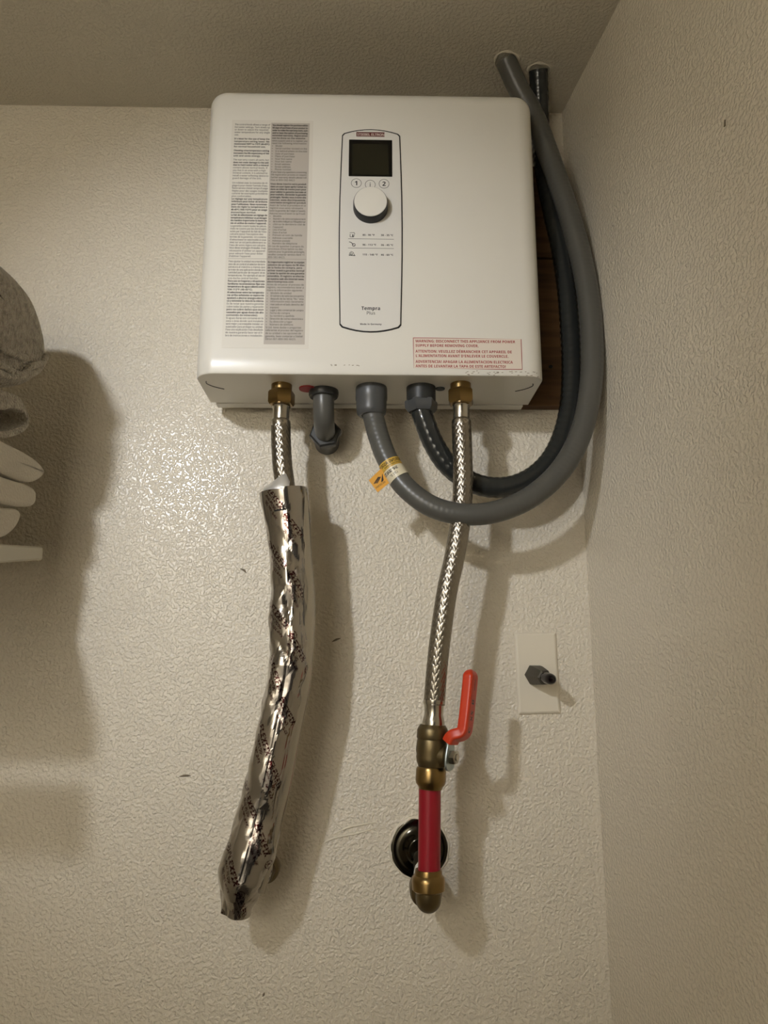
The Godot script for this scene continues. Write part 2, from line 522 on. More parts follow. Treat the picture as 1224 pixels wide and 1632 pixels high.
# ---------------------------------------------------------------- the water heater
func heater() -> void:
	var cx := 0.0018
	var hw := 0.211
	var y0 := 1.951
	var y1 := 2.346
	var zb := 0.034
	var zf := 0.137
	var t := thing("water_heater", "white wall-mounted electric tankless water heater with a display and round knob", "water heater", Vector3(cx, y0, 0.02))
	var up := Transform3D(Basis(Vector3(1, 0, 0), Vector3(0, 0, 1), Vector3(0, 1, 0)), Vector3.ZERO)   # outline in x and z, raised along y
	var plan := rounded(Vector2(cx - hw, zb), Vector2(cx + hw, zf), [0.0, 0.0, 0.024, 0.024], 12)
	var prof := [Vector2(0.003, y0), Vector2(0.0012, y0 + 0.0005), Vector2(0.0, y0 + 0.0025)]
	for k in 9: prof.append(Vector2(0.0, lerpf(y0 + 0.02, y1 - 0.02, k / 8.0)))
	for i in range(0, 11):
		var a := PI / 2 * i / 10
		prof.append(Vector2(0.018 * (1 - cos(a)), y1 - 0.018 + 0.018 * sin(a)))
	var s := Shape.new()
	s.raise(plan, prof, up)
	var cover := part("cover", s, M.white, t)
	s = Shape.new()
	s.raise(rounded(Vector2(cx - hw + 0.008, 0.02), Vector2(cx + hw - 0.008, zb), [0, 0, 0, 0]), [Vector2(0, y0 - 0.001), Vector2(0, y1 - 0.03)], up)
	part("base_plate", s, M.white, t)
	for side in [-1, 1]:                                            # knockout lines in the underside
		var q := Shape.new()
		var x0: float = cx + side * (hw - 0.011)
		q.tube([Vector3(x0, y0, 0.112), Vector3(x0 + side * 0.001, y0, 0.104), Vector3(x0 - side * 0.006, y0, 0.094), Vector3(x0 - side * 0.017, y0, 0.086)], func(_s, _t, _a): return 0.0007, 6, 0.002)
		part("knockout_line", q, M.black, cover)
	var fleck := Shape.new()                                        # scuffs along the lower right edge
	for i in 46:
		var fx: float = rng.randf_range(0.115, 0.207) if i < 34 else rng.randf_range(-0.046, -0.003)
		var fy: float = y0 + (rng.randf_range(0.0005, 0.006) if i < 34 else 0.0115 + rng.randf_range(-0.0006, 0.0006))
		var c := Vector3(fx, fy, zf + 0.00005 - (0.0 if fx < 0.19 else 0.024 - sqrt(maxf(0.0, 0.024 * 0.024 - pow(fx - (cx + hw - 0.024), 2)))))
		if fy < y0 + 0.0025: c.z -= 0.0006
		fleck.tube([c - Vector3(rng.randf_range(0.0005, 0.002), 0, 0), c + Vector3(0.0008, 0.0002, 0)], func(_s, _t, _a): return 0.00032, 5, 0.01)
	part("scuff_marks", fleck, mat(rgb8(128, 112, 88), 0.8), cover).set_meta("kind", "stuff")
	# control panel
	var panel := []
	for i in 9:
		var k := i / 8.0
		panel.append(Vector2(lerpf(0.0345, -0.0345, k), 2.2790 + 0.0062 * (1 - pow(2 * k - 1, 2))))
	panel.append(Vector2(-0.0372, 2.276))
	for i in 7:
		var k := i / 6.0
		panel.append(Vector2(-0.0376 - 0.0022 * sin(PI * k), lerpf(2.265, 2.026, k)))
	panel.append(Vector2(-0.0374, 2.0145))
	for i in 9:
		var k := i / 8.0
		panel.append(Vector2(lerpf(-0.0345, 0.0345, k), 2.0110 - 0.0062 * (1 - pow(2 * k - 1, 2))))
	panel.append(Vector2(0.0374, 2.0145))
	for i in 7:
		var k := i / 6.0
		panel.append(Vector2(0.0376 + 0.0022 * sin(PI * k), lerpf(2.026, 2.265, k)))
	panel.append(Vector2(0.0372, 2.276))
	var outl := PackedVector2Array()
	for p in panel: outl.append(p + Vector2(0.0016, 0))
	s = Shape.new()
	s.raise(outl, [Vector2(0, zf - 0.001), Vector2(0, zf + 0.0006), Vector2(0.0003, zf + 0.0008)], Transform3D(), 2)
	var rim := part("control_panel", s, M.black, t, "black rim of the control panel")
	s = Shape.new()
	var inner := PackedVector2Array()
	for p in panel: inner.append(Vector2(p.x * (0.0384 / 0.0398), 2.1445 + (p.y - 2.1445) * 0.9895) + Vector2(0.0016, 0))
	s.raise(inner, [Vector2(0, zf - 0.001), Vector2(0, zf + 0.001), Vector2(0.0004, zf + 0.0013)], Transform3D(), 2)
	part("printed_face", s, panel_print(), rim, "white panel face with black print")
	s = Shape.new()
	s.raise(rounded(Vector2(-0.0266, 2.2163), Vector2(0.0285, 2.2690), [0.0006, 0.0006, 0.0006, 0.0006], 3), [Vector2(0, zf), Vector2(0, zf + 0.0016), Vector2(0.0002, zf + 0.0018)], Transform3D(), 2)
	var disp := part("display", s, mat(rgb8(6, 6, 6), 0.12), t, "blank black display")
	s = Shape.new()
	s.raise(rounded(Vector2(-0.0222, 2.2185), Vector2(0.0240, 2.2625), [0.0005, 0.0005, 0.0005, 0.0005], 3), [Vector2(0, zf), Vector2(0.0, zf + 0.0019), Vector2(0.0001, zf + 0.002)], Transform3D(), 2)
	part("screen", s, mat(rgb8(34, 33, 22), 0.15), disp)
	# knob
	var face := Transform3D(Basis(Vector3(1, 0, 0), Vector3(0, 0, 1), Vector3(0, -1, 0)), Vector3(0.0012, 2.1722, zf))
	s = Shape.new()
	s.lathe([Vector2(0.0217, 0.0), Vector2(0.0217, 0.001), Vector2(0.0213, 0.0125), Vector2(0.0208, 0.0142), Vector2(0.0200, 0.0146), Vector2(0, 0.0146)], face, 64)
	var knob := part("knob", s, mat(rgb8(9, 9, 12), 0.5), t, "black knob barrel")
	s = Shape.new()
	s.lathe([Vector2(0.0203, 0.0136), Vector2(0.0203, 0.0148), Vector2(0.0198, 0.0153), Vector2(0.014, 0.0156), Vector2(0, 0.0157)], face, 64)
	part("knob_cap", s, M.white, knob, "white knob cap")
	# stickers
	s = Shape.new()
	s.raise(PackedVector2Array([Vector2(-0.1765, 1.9835), Vector2(-0.0725, 1.9835), Vector2(-0.0725, 2.2965), Vector2(-0.1765, 2.2965)]), [Vector2(0, zf - 0.0005), Vector2(0, zf + 0.0002)], Transform3D(), 2)
	part("instruction_label", s, instruction_print(), t, "tall trilingual label of small print")
	s = Shape.new()
	s.raise(PackedVector2Array([Vector2(0.0537, 1.9598), Vector2(0.1842, 1.9584), Vector2(0.1846, 1.9980), Vector2(0.0529, 1.9990)]), [Vector2(0, zf - 0.0005), Vector2(0, zf + 0.0003)], Transform3D(), 2)
	part("warning_label", s, warning_print(), t, "red-lettered warning label")
	# coloured plugs beside the water pipes
	s = Shape.new()
	s.lathe([Vector2(0, -0.0016), Vector2(0.0105, -0.0016), Vector2(0.011, 0.001)], Transform3D(Basis(), Vector3(-0.0765, y0, 0.0905)), 32)
	part("hot_marker", s, mat(rgb8(150, 24, 28), 0.5), t, "red marker disc")
	s = Shape.new()
	s.lathe([Vector2(0, -0.0012), Vector2(0.0058, -0.0012), Vector2(0.0062, 0.001)], Transform3D(Basis(), Vector3(0.0892, y0, 0.0935)), 32)
	part("cold_marker", s, mat(rgb8(20, 34, 34), 0.5), t, "dark marker disc")
	# threaded brass outlets the hoses screw on to
	for p in [Vector3(-0.1077, y0, 0.1), Vector3(0.1131, y0, 0.108)]:
		s = Shape.new()
		s.lathe([Vector2(0.0128, 0.002), Vector2(0.0128, -0.014), Vector2(0.008, -0.014)], Transform3D(Basis(), p), 32)
		part("brass_outlet", s, M.brass, t)

func panel_print() -> StandardMaterial3D:
	var W := 560; var H := 2048
	var img := paper(W, H, rgb8(222, 219, 212))
	var x := func(mx: float) -> float: return (mx - 0.0016) / 0.0768 * W + W / 2.0      # metres on the face to pixels
	var y := func(my: float) -> float: return (2.2837 - my) / 0.2785 * H
	var K := rgb8(22, 21, 20)
	var y0: float = y.call(2.2802); var y1: float = y.call(2.2736)
	img.fill_rect(Rect2i(int(x.call(-0.0172)), int(y0), int(0.0362 / 0.0768 * W), int(y1 - y0)), rgb8(92, 30, 28))
	ink_mid(img, "STIEBEL ELTRON", x.call(0.0009), y1 - 10, 38, rgb8(214, 200, 190), true, 0.86)
	for b in [["1", -0.0168, 2.2064], ["i", 0.0007, 2.2046], ["2", 0.0181, 2.2060]]:
		ring(img, Vector2(x.call(b[1]), y.call(b[2])), 46, 4.0, rgb8(70, 67, 62))
		ink_mid(img, b[0], x.call(b[1]), y.call(b[2]) + 23, 62, K, b[0] != "i")
	for r in [[2.1340, "85 - 95 °F", "30 - 35 °C"], [2.1205, "96 - 113 °F", "36 - 45 °C"], [2.1070, "115 - 140 °F", "46 - 60 °C"]]:
		ink(img, r[1], x.call(-0.0085), y.call(r[0] - 0.0012), 25, K, true)
		ink(img, r[2], x.call(0.0142), y.call(r[0] - 0.0012), 25, K, true)
	for my in [2.1285, 2.1158]: stroke(img, Vector2(x.call(-0.0262), y.call(my)), Vector2(x.call(0.0300), y.call(my)), 3.5, rgb8(60, 58, 54))
	# three small pictures: basin with tap, hand shower, tub
	var S := func(pts: Array, c: Vector2, w := 4.0):
		for i in pts.size() - 1: stroke(img, c + pts[i], c + pts[i + 1], w, K)
	var c1 := Vector2(x.call(-0.0215), y.call(2.1340))
	S.call([Vector2(-20, -20), Vector2(18, -22), Vector2(24, -8)], c1)
	S.call([Vector2(-18, -6), Vector2(-18, 22), Vector2(14, 22), Vector2(20, -2)], c1)
	S.call([Vector2(6, 0), Vector2(6, 20)], c1, 9.0)
	var c2 := Vector2(x.call(-0.0215), y.call(2.1215))
	S.call([Vector2(-24, -20), Vector2(-8, -14), Vector2(10, 4)], c2, 6.0)
	ring(img, c2 + Vector2(16, 10), 13, 5, K)
	S.call([Vector2(6, 22), Vector2(28, 16)], c2)
	var c3 := Vector2(x.call(-0.0215), y.call(2.1080))
	S.call([Vector2(-24, 20), Vector2(-20, -8), Vector2(-6, -22), Vector2(12, -14), Vector2(18, 4), Vector2(28, 20)], c3)
	S.call([Vector2(-24, 14), Vector2(24, 18)], c3, 7.0)
	ring(img, c3 + Vector2(-4, 2), 9, 4, K)
	ink_mid(img, "Tempra", x.call(0.0021), y.call(2.0328), 46, K, true)
	ink_mid(img, "Plus", x.call(0.0021), y.call(2.0268), 42, K)
	ink_mid(img, "Made in Germany", x.call(0.0021), y.call(2.0132), 22, K, true)
	return printed(img, 0.4)

func warning_print() -> StandardMaterial3D:
	var W := 1320; var H := 400
	var img := paper(W, H, rgb8(226, 214, 200))
	var R := rgb8(150, 30, 28)
	for e in [[6, 6, W - 6, 6], [6, H - 6, W - 6, H - 6], [6, 6, 6, H - 6], [W - 6, 6, W - 6, H - 6]]:
		stroke(img, Vector2(e[0], e[1]), Vector2(e[2], e[3]), 7.0, R)
	var rows := ["WARNING: DISCONNECT THIS APPLIANCE FROM POWER", "SUPPLY BEFORE REMOVING COVER.", "ATTENTION: VEUILLEZ DÉBRANCHER CET APPAREIL DE", "L'ALIMENTATION AVANT D'ENLEVER LE COUVERCLE.", "ADVERTENCIA! APAGAR LA ALIMENTACION ELECTRICA", "ANTES DE LEVANTAR LA TAPA DE ESTE ARTEFACTO!"]
	var ys := [62, 118, 192, 248, 322, 378]
	var widest := 0.0
	for r in rows: widest = maxf(widest, ink_width(r, 46, true))
	for i in 6: ink(img, rows[i], 30, ys[i], 46, R, true, (W - 110) / widest)
	return printed(img, 0.45)

func instruction_print() -> StandardMaterial3D:
	var W := 680; var H := 2048
	var img := paper(W, H, rgb8(222, 217, 206))
	var px := W / 0.104
	var X := func(mx: float) -> int: return int((mx + 0.1765) * px)
	var Y := func(my: float) -> int: return int((2.2965 - my) * H / 0.313)
	img.fill_rect(Rect2i(X.call(-0.1262), Y.call(2.2928), int(0.0492 * px), Y.call(1.9885) - Y.call(2.2928)), rgb8(186, 178, 168))
	stroke(img, Vector2(X.call(-0.1735), Y.call(2.1010)), Vector2(X.call(-0.0775), Y.call(2.1010)), 2.5, rgb8(120, 112, 102))
	# "*" bold, "-" indented, "" half a line
	var left := [
		[2.2898, ["The control knob allows a range of", "hot water settings. Turn slowly up", "or down to adjust the required", "water temperature for any single", "use.", "", "*It's ideal for the use of keep the", "*temperature setting lower. We", "*recommend 104°F to 113°F (40-45°C)", "*for normal household use.", "", "*Choosing a low temperature setting", "*increases the life expectancy of the", "*unit and saves energy.", "", "The warranty covers all parts, but", "*does not cover damage to the unit", "*due to hard water with a mineral", "content above normal levels. If", "you live in an area with a high", "mineral content, it is advised to", "install a water softening device to", "guard damage of the unit."]],
		[2.2060, ["Un robinet avec la manette de ré-", "glage à pour choisir l'arrivée d'eau.", "Notre service choisit temps d'usage", "Réglez pour des usages multiples", "comme les exemples précédents", "plus confortables.", "*Le réglage sur une température", "*inférieure peut éviter de brûlures", "*pour l'utilisateur. Nous recomman-", "*dons de régler la température à", "*40-45°C (104-113°F) pour un usage", "*domestique normal.", "*Le fait de sélectionner un réglage de", "*température inférieur va prolonger", "*de manière importante la durée de", "*vie et utilise de moins l'appareil.", "La garantie couvre toutes les pièces,", "mais ne couvre pas les dommages", "subis par l'appareil du fait de l'eau", "calcaire (pour l'exception des", "termes de la garantie). Un contenu", "d'adoucisseur et raisonnable si vous", "vivez sur un sol particulièrement ou", "l'eau de votre région est calcaire.", "Vous devez envisager d'installer. Il est", "nécessaire d'utiliser un appareil", "pour adoucir l'eau pour éviter", "d'abîmer l'appareil."]],
		[2.0975, ["Para ajustar la unidad recomendada", "esto da un control al selector de tem-", "peratura al máximo a menos que", "se trate de una aplicación donde una", "cantidad particular de requerir otras", "temperaturas. Por ejemplo el uso en", "una ducha central familiar.", "*Para uso en hogares y situaciones", "*familiares recomendamos fijar una", "*temperatura de agua caliente entre", "*104-113°F (40-45°C).", "*Al seleccionar entre las temperatu-", "*ras arriba señaladas se espera les", "*ayudará a ahorrar energía eléctri-", "*ca y extender la vida de la misma.", "Es de notar que nuestra garantía", "cubre todas las partes y reparación", "*pero no cubre daños que sean", "*causados por aguas duras (de alto", "*contenido de minerales).", "Si aguas duras son comunes en la", "zona o área donde será instalada", "será mejor y aconsejable instalar un", "suavizador para proteger su unidad.", "Para una explicación más detallada", "de nuestra garantía favor ver el li-", "bro de instrucciones e instalación."]]]
	var right := [
		[2.2895, ["*You should register the purchase within", "*90 days of purchase of your product in", "*order to make the warranty work, such", "*and to have the option of purchasing", "*extended warranty. Registration", "*can be done on the website:", "www.support and or to register you", "need the following information:", "-Model", "-Serial number located on the", "-It is behind where on the side", "-Date of purchase", "-Place of purchase", "-Your first name", "-Your last name", "-Email address", "-Street address", "-Phone number", "If you have any questions concerning", "the registration process or require", "further warranty details please toll", "free at 800-582-8423"]],
		[2.2050, ["*Vous devez inscrire votre produit", "*dans un court lapse après l'achat ou", "*dans un délai de trente jours pour", "*pour valider la garantie normale et", "*pour souhaits, demander la garantie", "*prolongée. Rendez-vous à notre site", "*internet, www.électriqueenvie.", "*com/www-enregistrer-produit", "Avant de l'achat la procédure et ce", "registre vous serez nécessaire", "(voici la garantie de l'objet à l'avant).", "Assurez-vous d'avoir ce qu'il suit:", "-Modèle", "-Numéro de série (emplacement", "-de la série indiqué ou l'étiquette sur", "-côté sur le derrière le côté de", "-l'appareil", "-Lieu d'achat", "-Date d'achat", "-Prénom et nom de famille", "-Adresse courrielle", "-Adresse postale", "-Numéro de téléphone", "En cas de question à propos du", "processus d'inscription ou des", "options pour la garantie prolongée,", "veuillez contacter service-client +1", "800-582-8423."]],
		[2.0970, ["*Es importante registrar su equipo", "*adentro de un lapso de 90 días", "*de la fecha de compra, para", "*activar nuestra garantía normal", "*o tener la opción de una garantía", "*extendida. El registro se efectúa", "*en nuestra web site internet www.", "*electricempresa.com", "Antes de empezar el proceso de", "registro, recomendamos tener a", "mano la información siguiente:", "-Modelo de unidad", "-El número de serie (se encuentra", "-después de las letras \"No.\" esta", "-información está claramente", "-marcada en el lado derecho del", "-equipo)", "-Lugar y sitio comercial de compra", "-Fecha de compra", "-Su nombre y apellido", "-Dirección de correo electrónico", "-Su dirección y lugar", "-Número de teléfono", "Si Ud. tiene dudas o preguntas", "referentes al proceso del registro", "de su unidad o las opciones de", "garantía, favor contactar a Stiebel", "Eltron 001-800-582-8423."]]]
	for col in [[left, -0.1728, 0.0450], [right, -0.1248, 0.0450]]:
		for block in col[0]:
			var y: float = Y.call(block[0])
			for line in block[1]:
				if line == "":
					y += 13; continue
				var bold: bool = line.begins_with("*")
				var inset := 0
				if line.begins_with("-"):
					inset = 30
					ink(img, "•", X.call(col[1]) + 2, y + 9, 20, rgb8(60, 56, 52), true)
				var words: String = line.lstrip("*-")
				var tone := rgb8(34, 31, 29) if bold else rgb8(62, 58, 54)
				var fit: float = minf(1.0, (col[2] * px - inset) / ink_width(words, 21, bold))
				ink(img, words, X.call(col[1]) + inset, y + 9, 21, tone, bold, fit)
				y += 24.6
	return printed(img, 0.45)

# ---------------------------------------------------------------- electrical conduits
func conduits() -> void:
	# front, lighter conduit
	var t := thing("flexible_conduit", "mid grey flexible conduit looping in front, with the yellow tag near its connector", "conduit", Vector3(0.0033, 1.951, 0.094))
	var path := [Vector3(0.0034, 1.9247, 0.0940), Vector3(0.0066, 1.9096, 0.0950), Vector3(0.0127, 1.8849, 0.0990), Vector3(0.0233, 1.8549, 0.1040), Vector3(0.0434, 1.8207, 0.1100), Vector3(0.0763, 1.7945, 0.1150), Vector3(0.1166, 1.7849, 0.1180), Vector3(0.1574, 1.7904, 0.1180), Vector3(0.1973, 1.8101, 0.1160), Vector3(0.2328, 1.8437, 0.1120), Vector3(0.2597, 1.8900, 0.1060), Vector3(0.2763, 1.9493, 0.1000), Vector3(0.2838, 2.0146, 0.0950), Vector3(0.2830, 2.0911, 0.0900), Vector3(0.2729, 2.1707, 0.0850), Vector3(0.2576, 2.2440, 0.0800), Vector3(0.2410, 2.3095, 0.0780), Vector3(0.2252, 2.3603, 0.0790), Vector3(0.2052, 2.3952, 0.0850), Vector3(0.1863, 2.428, 0.0989)]
	var s := Shape.new()
	s.tube(path, func(l, k, _a): return 0.0130 + 0.0012 * smoothstep(0.2, 0.6, k) + 0.00006 * sin(l * TAU / 0.0062), 32, 0.0011)
	part("conduit_tube", s, M.grey, t)
	s = Shape.new()
	s.lathe([Vector2(0.0, 0.0), Vector2(0.0192, 0.0), Vector2(0.0198, -0.003), Vector2(0.0198, -0.016), Vector2(0.0190, -0.0175), Vector2(0.0186, -0.030), Vector2(0.0176, -0.0345), Vector2(0.0150, -0.037), Vector2(0.012, -0.037)], Transform3D(Basis(), Vector3(0.0033, 1.951, 0.094)), 48)
	part("domed_connector", s, M.pvc, t)
	# yellow tag wrapped round it, its ends stuck together as a flag
	var along := (Vector3(0.0434, 1.8207, 0.1100) - Vector3(0.0233, 1.8549, 0.1040)).normalized()
	s = Shape.new()
	var from := Vector3(0.0250, 1.8510, 0.1049); var to := Vector3(0.0375, 1.8291, 0.1088)
	s.tube([from, (from + to) / 2 + Vector3(-0.0004, -0.0004, 0), to], func(_l, _k, _a): return 0.0136, 40, 0.003, Vector3(-1, -0.5, -0.6), 0)
	var band := part("tag_band", s, tag_print(), t, "yellow and white band wrapped round the conduit")
	s = Shape.new()
	var flag := PackedVector2Array([Vector2(0.0160, 1.8432), Vector2(0.0262, 1.8258), Vector2(0.0112, 1.8128), Vector2(0.0004, 1.8275)])
	s.raise(flag, [Vector2(0, 0.1105), Vector2(0, 0.1112)], Transform3D())
	part("tag_flag", s, flag_print(), band, "amber flag with a black eagle mark")
	# rear, darker conduit
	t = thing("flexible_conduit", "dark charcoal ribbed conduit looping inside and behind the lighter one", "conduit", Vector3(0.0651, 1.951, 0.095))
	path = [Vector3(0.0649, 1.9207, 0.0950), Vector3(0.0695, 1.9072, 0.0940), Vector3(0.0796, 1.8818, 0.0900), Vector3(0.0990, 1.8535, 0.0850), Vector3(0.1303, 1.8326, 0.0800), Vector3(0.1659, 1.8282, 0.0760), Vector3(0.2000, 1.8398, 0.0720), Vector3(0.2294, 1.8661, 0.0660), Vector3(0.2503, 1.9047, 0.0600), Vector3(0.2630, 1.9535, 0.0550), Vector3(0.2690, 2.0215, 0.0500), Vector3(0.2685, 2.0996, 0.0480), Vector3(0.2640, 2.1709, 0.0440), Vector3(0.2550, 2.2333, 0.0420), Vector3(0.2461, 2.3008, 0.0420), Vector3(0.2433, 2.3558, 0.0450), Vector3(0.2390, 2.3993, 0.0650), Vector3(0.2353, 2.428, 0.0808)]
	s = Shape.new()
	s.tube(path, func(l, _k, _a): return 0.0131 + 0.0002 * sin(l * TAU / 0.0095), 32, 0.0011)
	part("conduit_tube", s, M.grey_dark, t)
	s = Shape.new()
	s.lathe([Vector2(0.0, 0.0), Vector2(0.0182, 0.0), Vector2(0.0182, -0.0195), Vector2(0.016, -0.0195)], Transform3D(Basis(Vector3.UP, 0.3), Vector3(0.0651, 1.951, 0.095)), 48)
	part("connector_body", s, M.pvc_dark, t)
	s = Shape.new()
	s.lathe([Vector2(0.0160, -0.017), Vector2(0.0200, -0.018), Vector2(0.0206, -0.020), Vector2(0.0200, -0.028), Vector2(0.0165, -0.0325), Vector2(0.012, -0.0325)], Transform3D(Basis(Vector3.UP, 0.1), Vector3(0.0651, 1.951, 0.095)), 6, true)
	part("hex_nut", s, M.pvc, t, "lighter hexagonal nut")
	# short elbow that turns back into the wall
	t = thing("conduit_elbow", "short grey conduit elbow under the heater, turning back into the wall", "conduit elbow", Vector3(-0.057, 1.951, 0.084))
	s = Shape.new()
	s.lathe([Vector2(0, 0), Vector2(0.0185, 0), Vector2(0.0188, -0.002), Vector2(0.0188, -0.006), Vector2(0.0175, -0.0085), Vector2(0.012, -0.0085)], Transform3D(Basis(), Vector3(-0.0568, 1.951, 0.082)), 40)
	part("flange", s, M.pvc_dark, t)
	s = Shape.new()
	s.tube([Vector3(-0.0568, 1.945, 0.082), Vector3(-0.0567, 1.932, 0.081), Vector3(-0.0565, 1.916, 0.074), Vector3(-0.0563, 1.9085, 0.058), Vector3(-0.0562, 1.9075, 0.044)], func(_l, _k, _a): return 0.0132, 32, 0.002)
	part("bend", s, M.grey, t)
	s = Shape.new()
	s.lathe([Vector2(0.012, 0.0), Vector2(0.0185, 0.0), Vector2(0.0208, -0.003), Vector2(0.0208, -0.014), Vector2(0.019, -0.016), Vector2(0.0, -0.016)], Transform3D(Basis(Vector3(1, 0, 0), PI / 2) * Basis(Vector3.UP, 0.2), Vector3(-0.0562, 1.9075, 0.050)), 6, true)
	part("hex_nut", s, M.pvc_dark, t)
	s = Shape.new()
	s.lathe([Vector2(0.0165, 0.0), Vector2(0.0165, -0.036)], Transform3D(Basis(Vector3(1, 0, 0), PI / 2), Vector3(-0.0562, 1.9075, 0.036)), 32)
	part("wall_nipple", s, M.pvc, t)

func tag_print() -> StandardMaterial3D:
	# u runs round the band, v along the conduit
	var W := 1024; var H := 300
	var img := paper(W, H, rgb8(214, 176, 74))
	img.fill_rect(Rect2i(0, 120, W, 180), rgb8(222, 212, 184))
	img.fill_rect(Rect2i(0, 112, W, 12), rgb8(190, 150, 60))
	var K := rgb8(24, 22, 20)
	for k in 2:
		var o := k * 512
		ink(img, "WIRING ASSEMBLY", o - 30, 76, 66, K, true, 0.9)
		ink(img, "LIQUIDTIGHT FLEXIBLE", o + 20, 106, 26, K, true)
		ink(img, "3/4\" SEALTITE", o + 120, 186, 56, K, true, 0.8)
		ink(img, "LIFE B\"", o + 160, 240, 44, K, false)
	return printed(img, 0.4)

func flag_print() -> StandardMaterial3D:
	var W := 512; var H := 512
	var img := paper(W, H, rgb8(226, 164, 58))
	var K := rgb8(22, 20, 18)
	for k in 3: stroke(img, Vector2(130 + 36 * k, 330 - 6 * k), Vector2(225 + 26 * k, 200 - 2 * k), 20.0, K)
	for k in 14: stroke(img, Vector2(300 + k * 3, 300 - k * 2), Vector2(322 + k * 2, 130 + k * 9), 9.0, K)
	var word := Image.create(300, 70, false, Image.FORMAT_RGBA8)
	ink(word, "AMERICAN", 4, 52, 54, K, false)
	stamp(img, word, Vector2(290, 350), -0.55)
	return printed(img, 0.35)

# ---------------------------------------------------------------- braided hoses
func braid(l: float, a: float) -> float:
	var u: float = 11.0 * a / TAU + l / 0.0094
	var w: float = -11.0 * a / TAU + l / 0.0094
	var over := (int(floor(u)) + int(floor(w))) % 2 == 0
	var fu: float = u - floor(u); var fw: float = w - floor(w)
	var p: float = fu if over else fw                                     # across the strip on top
	var q: float = fw if over else fu                                     # along it
	return 0.00045 * sin(PI * q) * (0.75 + 0.25 * sin(PI * p)) + 0.00007 * cos(p * TAU * 4.0)

func hose_top(t: Node3D, p: Vector3) -> void:
	var x := Transform3D(Basis(), p)
	var s := Shape.new()
	s.lathe([Vector2(0.0105, -0.008), Vector2(0.0152, -0.008), Vector2(0.0168, -0.0105), Vector2(0.0168, -0.023), Vector2(0.0150, -0.026), Vector2(0.0112, -0.0265)], Transform3D(Basis(Vector3.UP, 0.35), p), 6, true)
	part("hex_nut", s, M.brass, t, "brass swivel nut")
	s = Shape.new()
	s.lathe([Vector2(0.0098, -0.024), Vector2(0.0112, -0.0275), Vector2(0.0114, -0.029), Vector2(0.0102, -0.031), Vector2(0.0102, -0.045), Vector2(0.0116, -0.0465), Vector2(0.0120, -0.0485), Vector2(0.0120, -0.0535), Vector2(0.0108, -0.0545)], x, 40)
	part("ferrule", s, M.steel, t, "polished steel ferrule")

func hot_hose() -> void:
	var p := Vector3(-0.1075, 1.951, 0.1)
	var t := thing("braided_hose", "short braided steel hose that runs down into the foil-wrapped sleeve", "hose", p)
	hose_top(t, p)
	var s := Shape.new()
	s.tube([Vector3(-0.1075, 1.902, 0.1), Vector3(-0.1068, 1.8814, 0.1), Vector3(-0.1042, 1.8498, 0.1), Vector3(-0.0997, 1.8152, 0.098), Vector3(-0.0982, 1.7609, 0.096)], func(l, _k, a): return 0.0116 + braid(l, a), 176, 0.0006)
	part("braid", s, M.braid, t)

func cold_hose() -> void:
	var p := Vector3(0.1130, 1.951, 0.108)
	var t := thing("braided_hose", "long braided steel hose from the heater down to the brass shutoff valve", "hose", p)
	hose_top(t, p)
	var s := Shape.new()
	s.tube([Vector3(0.1130, 1.902, 0.108), Vector3(0.1134, 1.8642, 0.1090), Vector3(0.1132, 1.8249, 0.1100), Vector3(0.1090, 1.7786, 0.1120), Vector3(0.1006, 1.7335, 0.1130), Vector3(0.0918, 1.6968, 0.1140), Vector3(0.0846, 1.6536, 0.1140), Vector3(0.0791, 1.6114, 0.1120), Vector3(0.0752, 1.5680, 0.1100)], func(l, _k, a): return 0.0116 + braid(l, a), 176, 0.0006)
	part("braid", s, M.braid, t)
	s = Shape.new()
	var lean := Transform3D(Basis(Vector3(0, 0, 1), -0.05), Vector3(0.0751, 1.5695, 0.11))
	s.lathe([Vector2(0.0108, 0.004), Vector2(0.0122, 0.0035), Vector2(0.0124, 0.0), Vector2(0.0110, -0.003), Vector2(0.0106, -0.013), Vector2(0.0118, -0.017), Vector2(0.0126, -0.0205), Vector2(0.0126, -0.024), Vector2(0.011, -0.026)], lean, 40)
	part("ferrule", s, M.steel, t, "lower steel ferrule")

# ---------------------------------------------------------------- foil-faced pipe insulation
func foil_path() -> Array:
	return [Vector3(-0.1020, 1.8175, 0.0980), Vector3(-0.0975, 1.7809, 0.0960), Vector3(-0.0934, 1.7356, 0.0950), Vector3(-0.0902, 1.6911, 0.0940), Vector3(-0.0892, 1.6474, 0.0930), Vector3(-0.0918, 1.6045, 0.0920), Vector3(-0.0981, 1.5623, 0.0900), Vector3(-0.1057, 1.5208, 0.0880), Vector3(-0.1140, 1.4797, 0.0850), Vector3(-0.1229, 1.4392, 0.0820), Vector3(-0.1311, 1.4025, 0.0790), Vector3(-0.1401, 1.3694, 0.0760), Vector3(-0.1452, 1.3427, 0.0720)]

var lattice := {}
func facet(u: float, w: float, nu: int, key: int) -> float:   # random heights joined by flat triangles, closed round u
	u *= nu
	var i := int(floor(u)); var j := int(floor(w)); var a := u - i; var b := w - j
	var h := func(p: int, q: int) -> float:
		var k := Vector3i(posmod(p, nu), q, key)
		if not lattice.has(k): lattice[k] = rng.randf_range(-1, 1)
		return lattice[k]
	var c00: float = h.call(i, j); var c10: float = h.call(i + 1, j); var c01: float = h.call(i, j + 1); var c11: float = h.call(i + 1, j + 1)
	if (i + j) % 2 == 0:
		return c00 + (c10 - c00) * a + (c11 - c10) * b if a > b else c00 + (c01 - c00) * b + (c11 - c01) * a
	return c00 + (c10 - c00) * a + (c01 - c00) * b if a + b < 1.0 else c11 + (c01 - c11) * (1 - a) + (c10 - c11) * (1 - b)

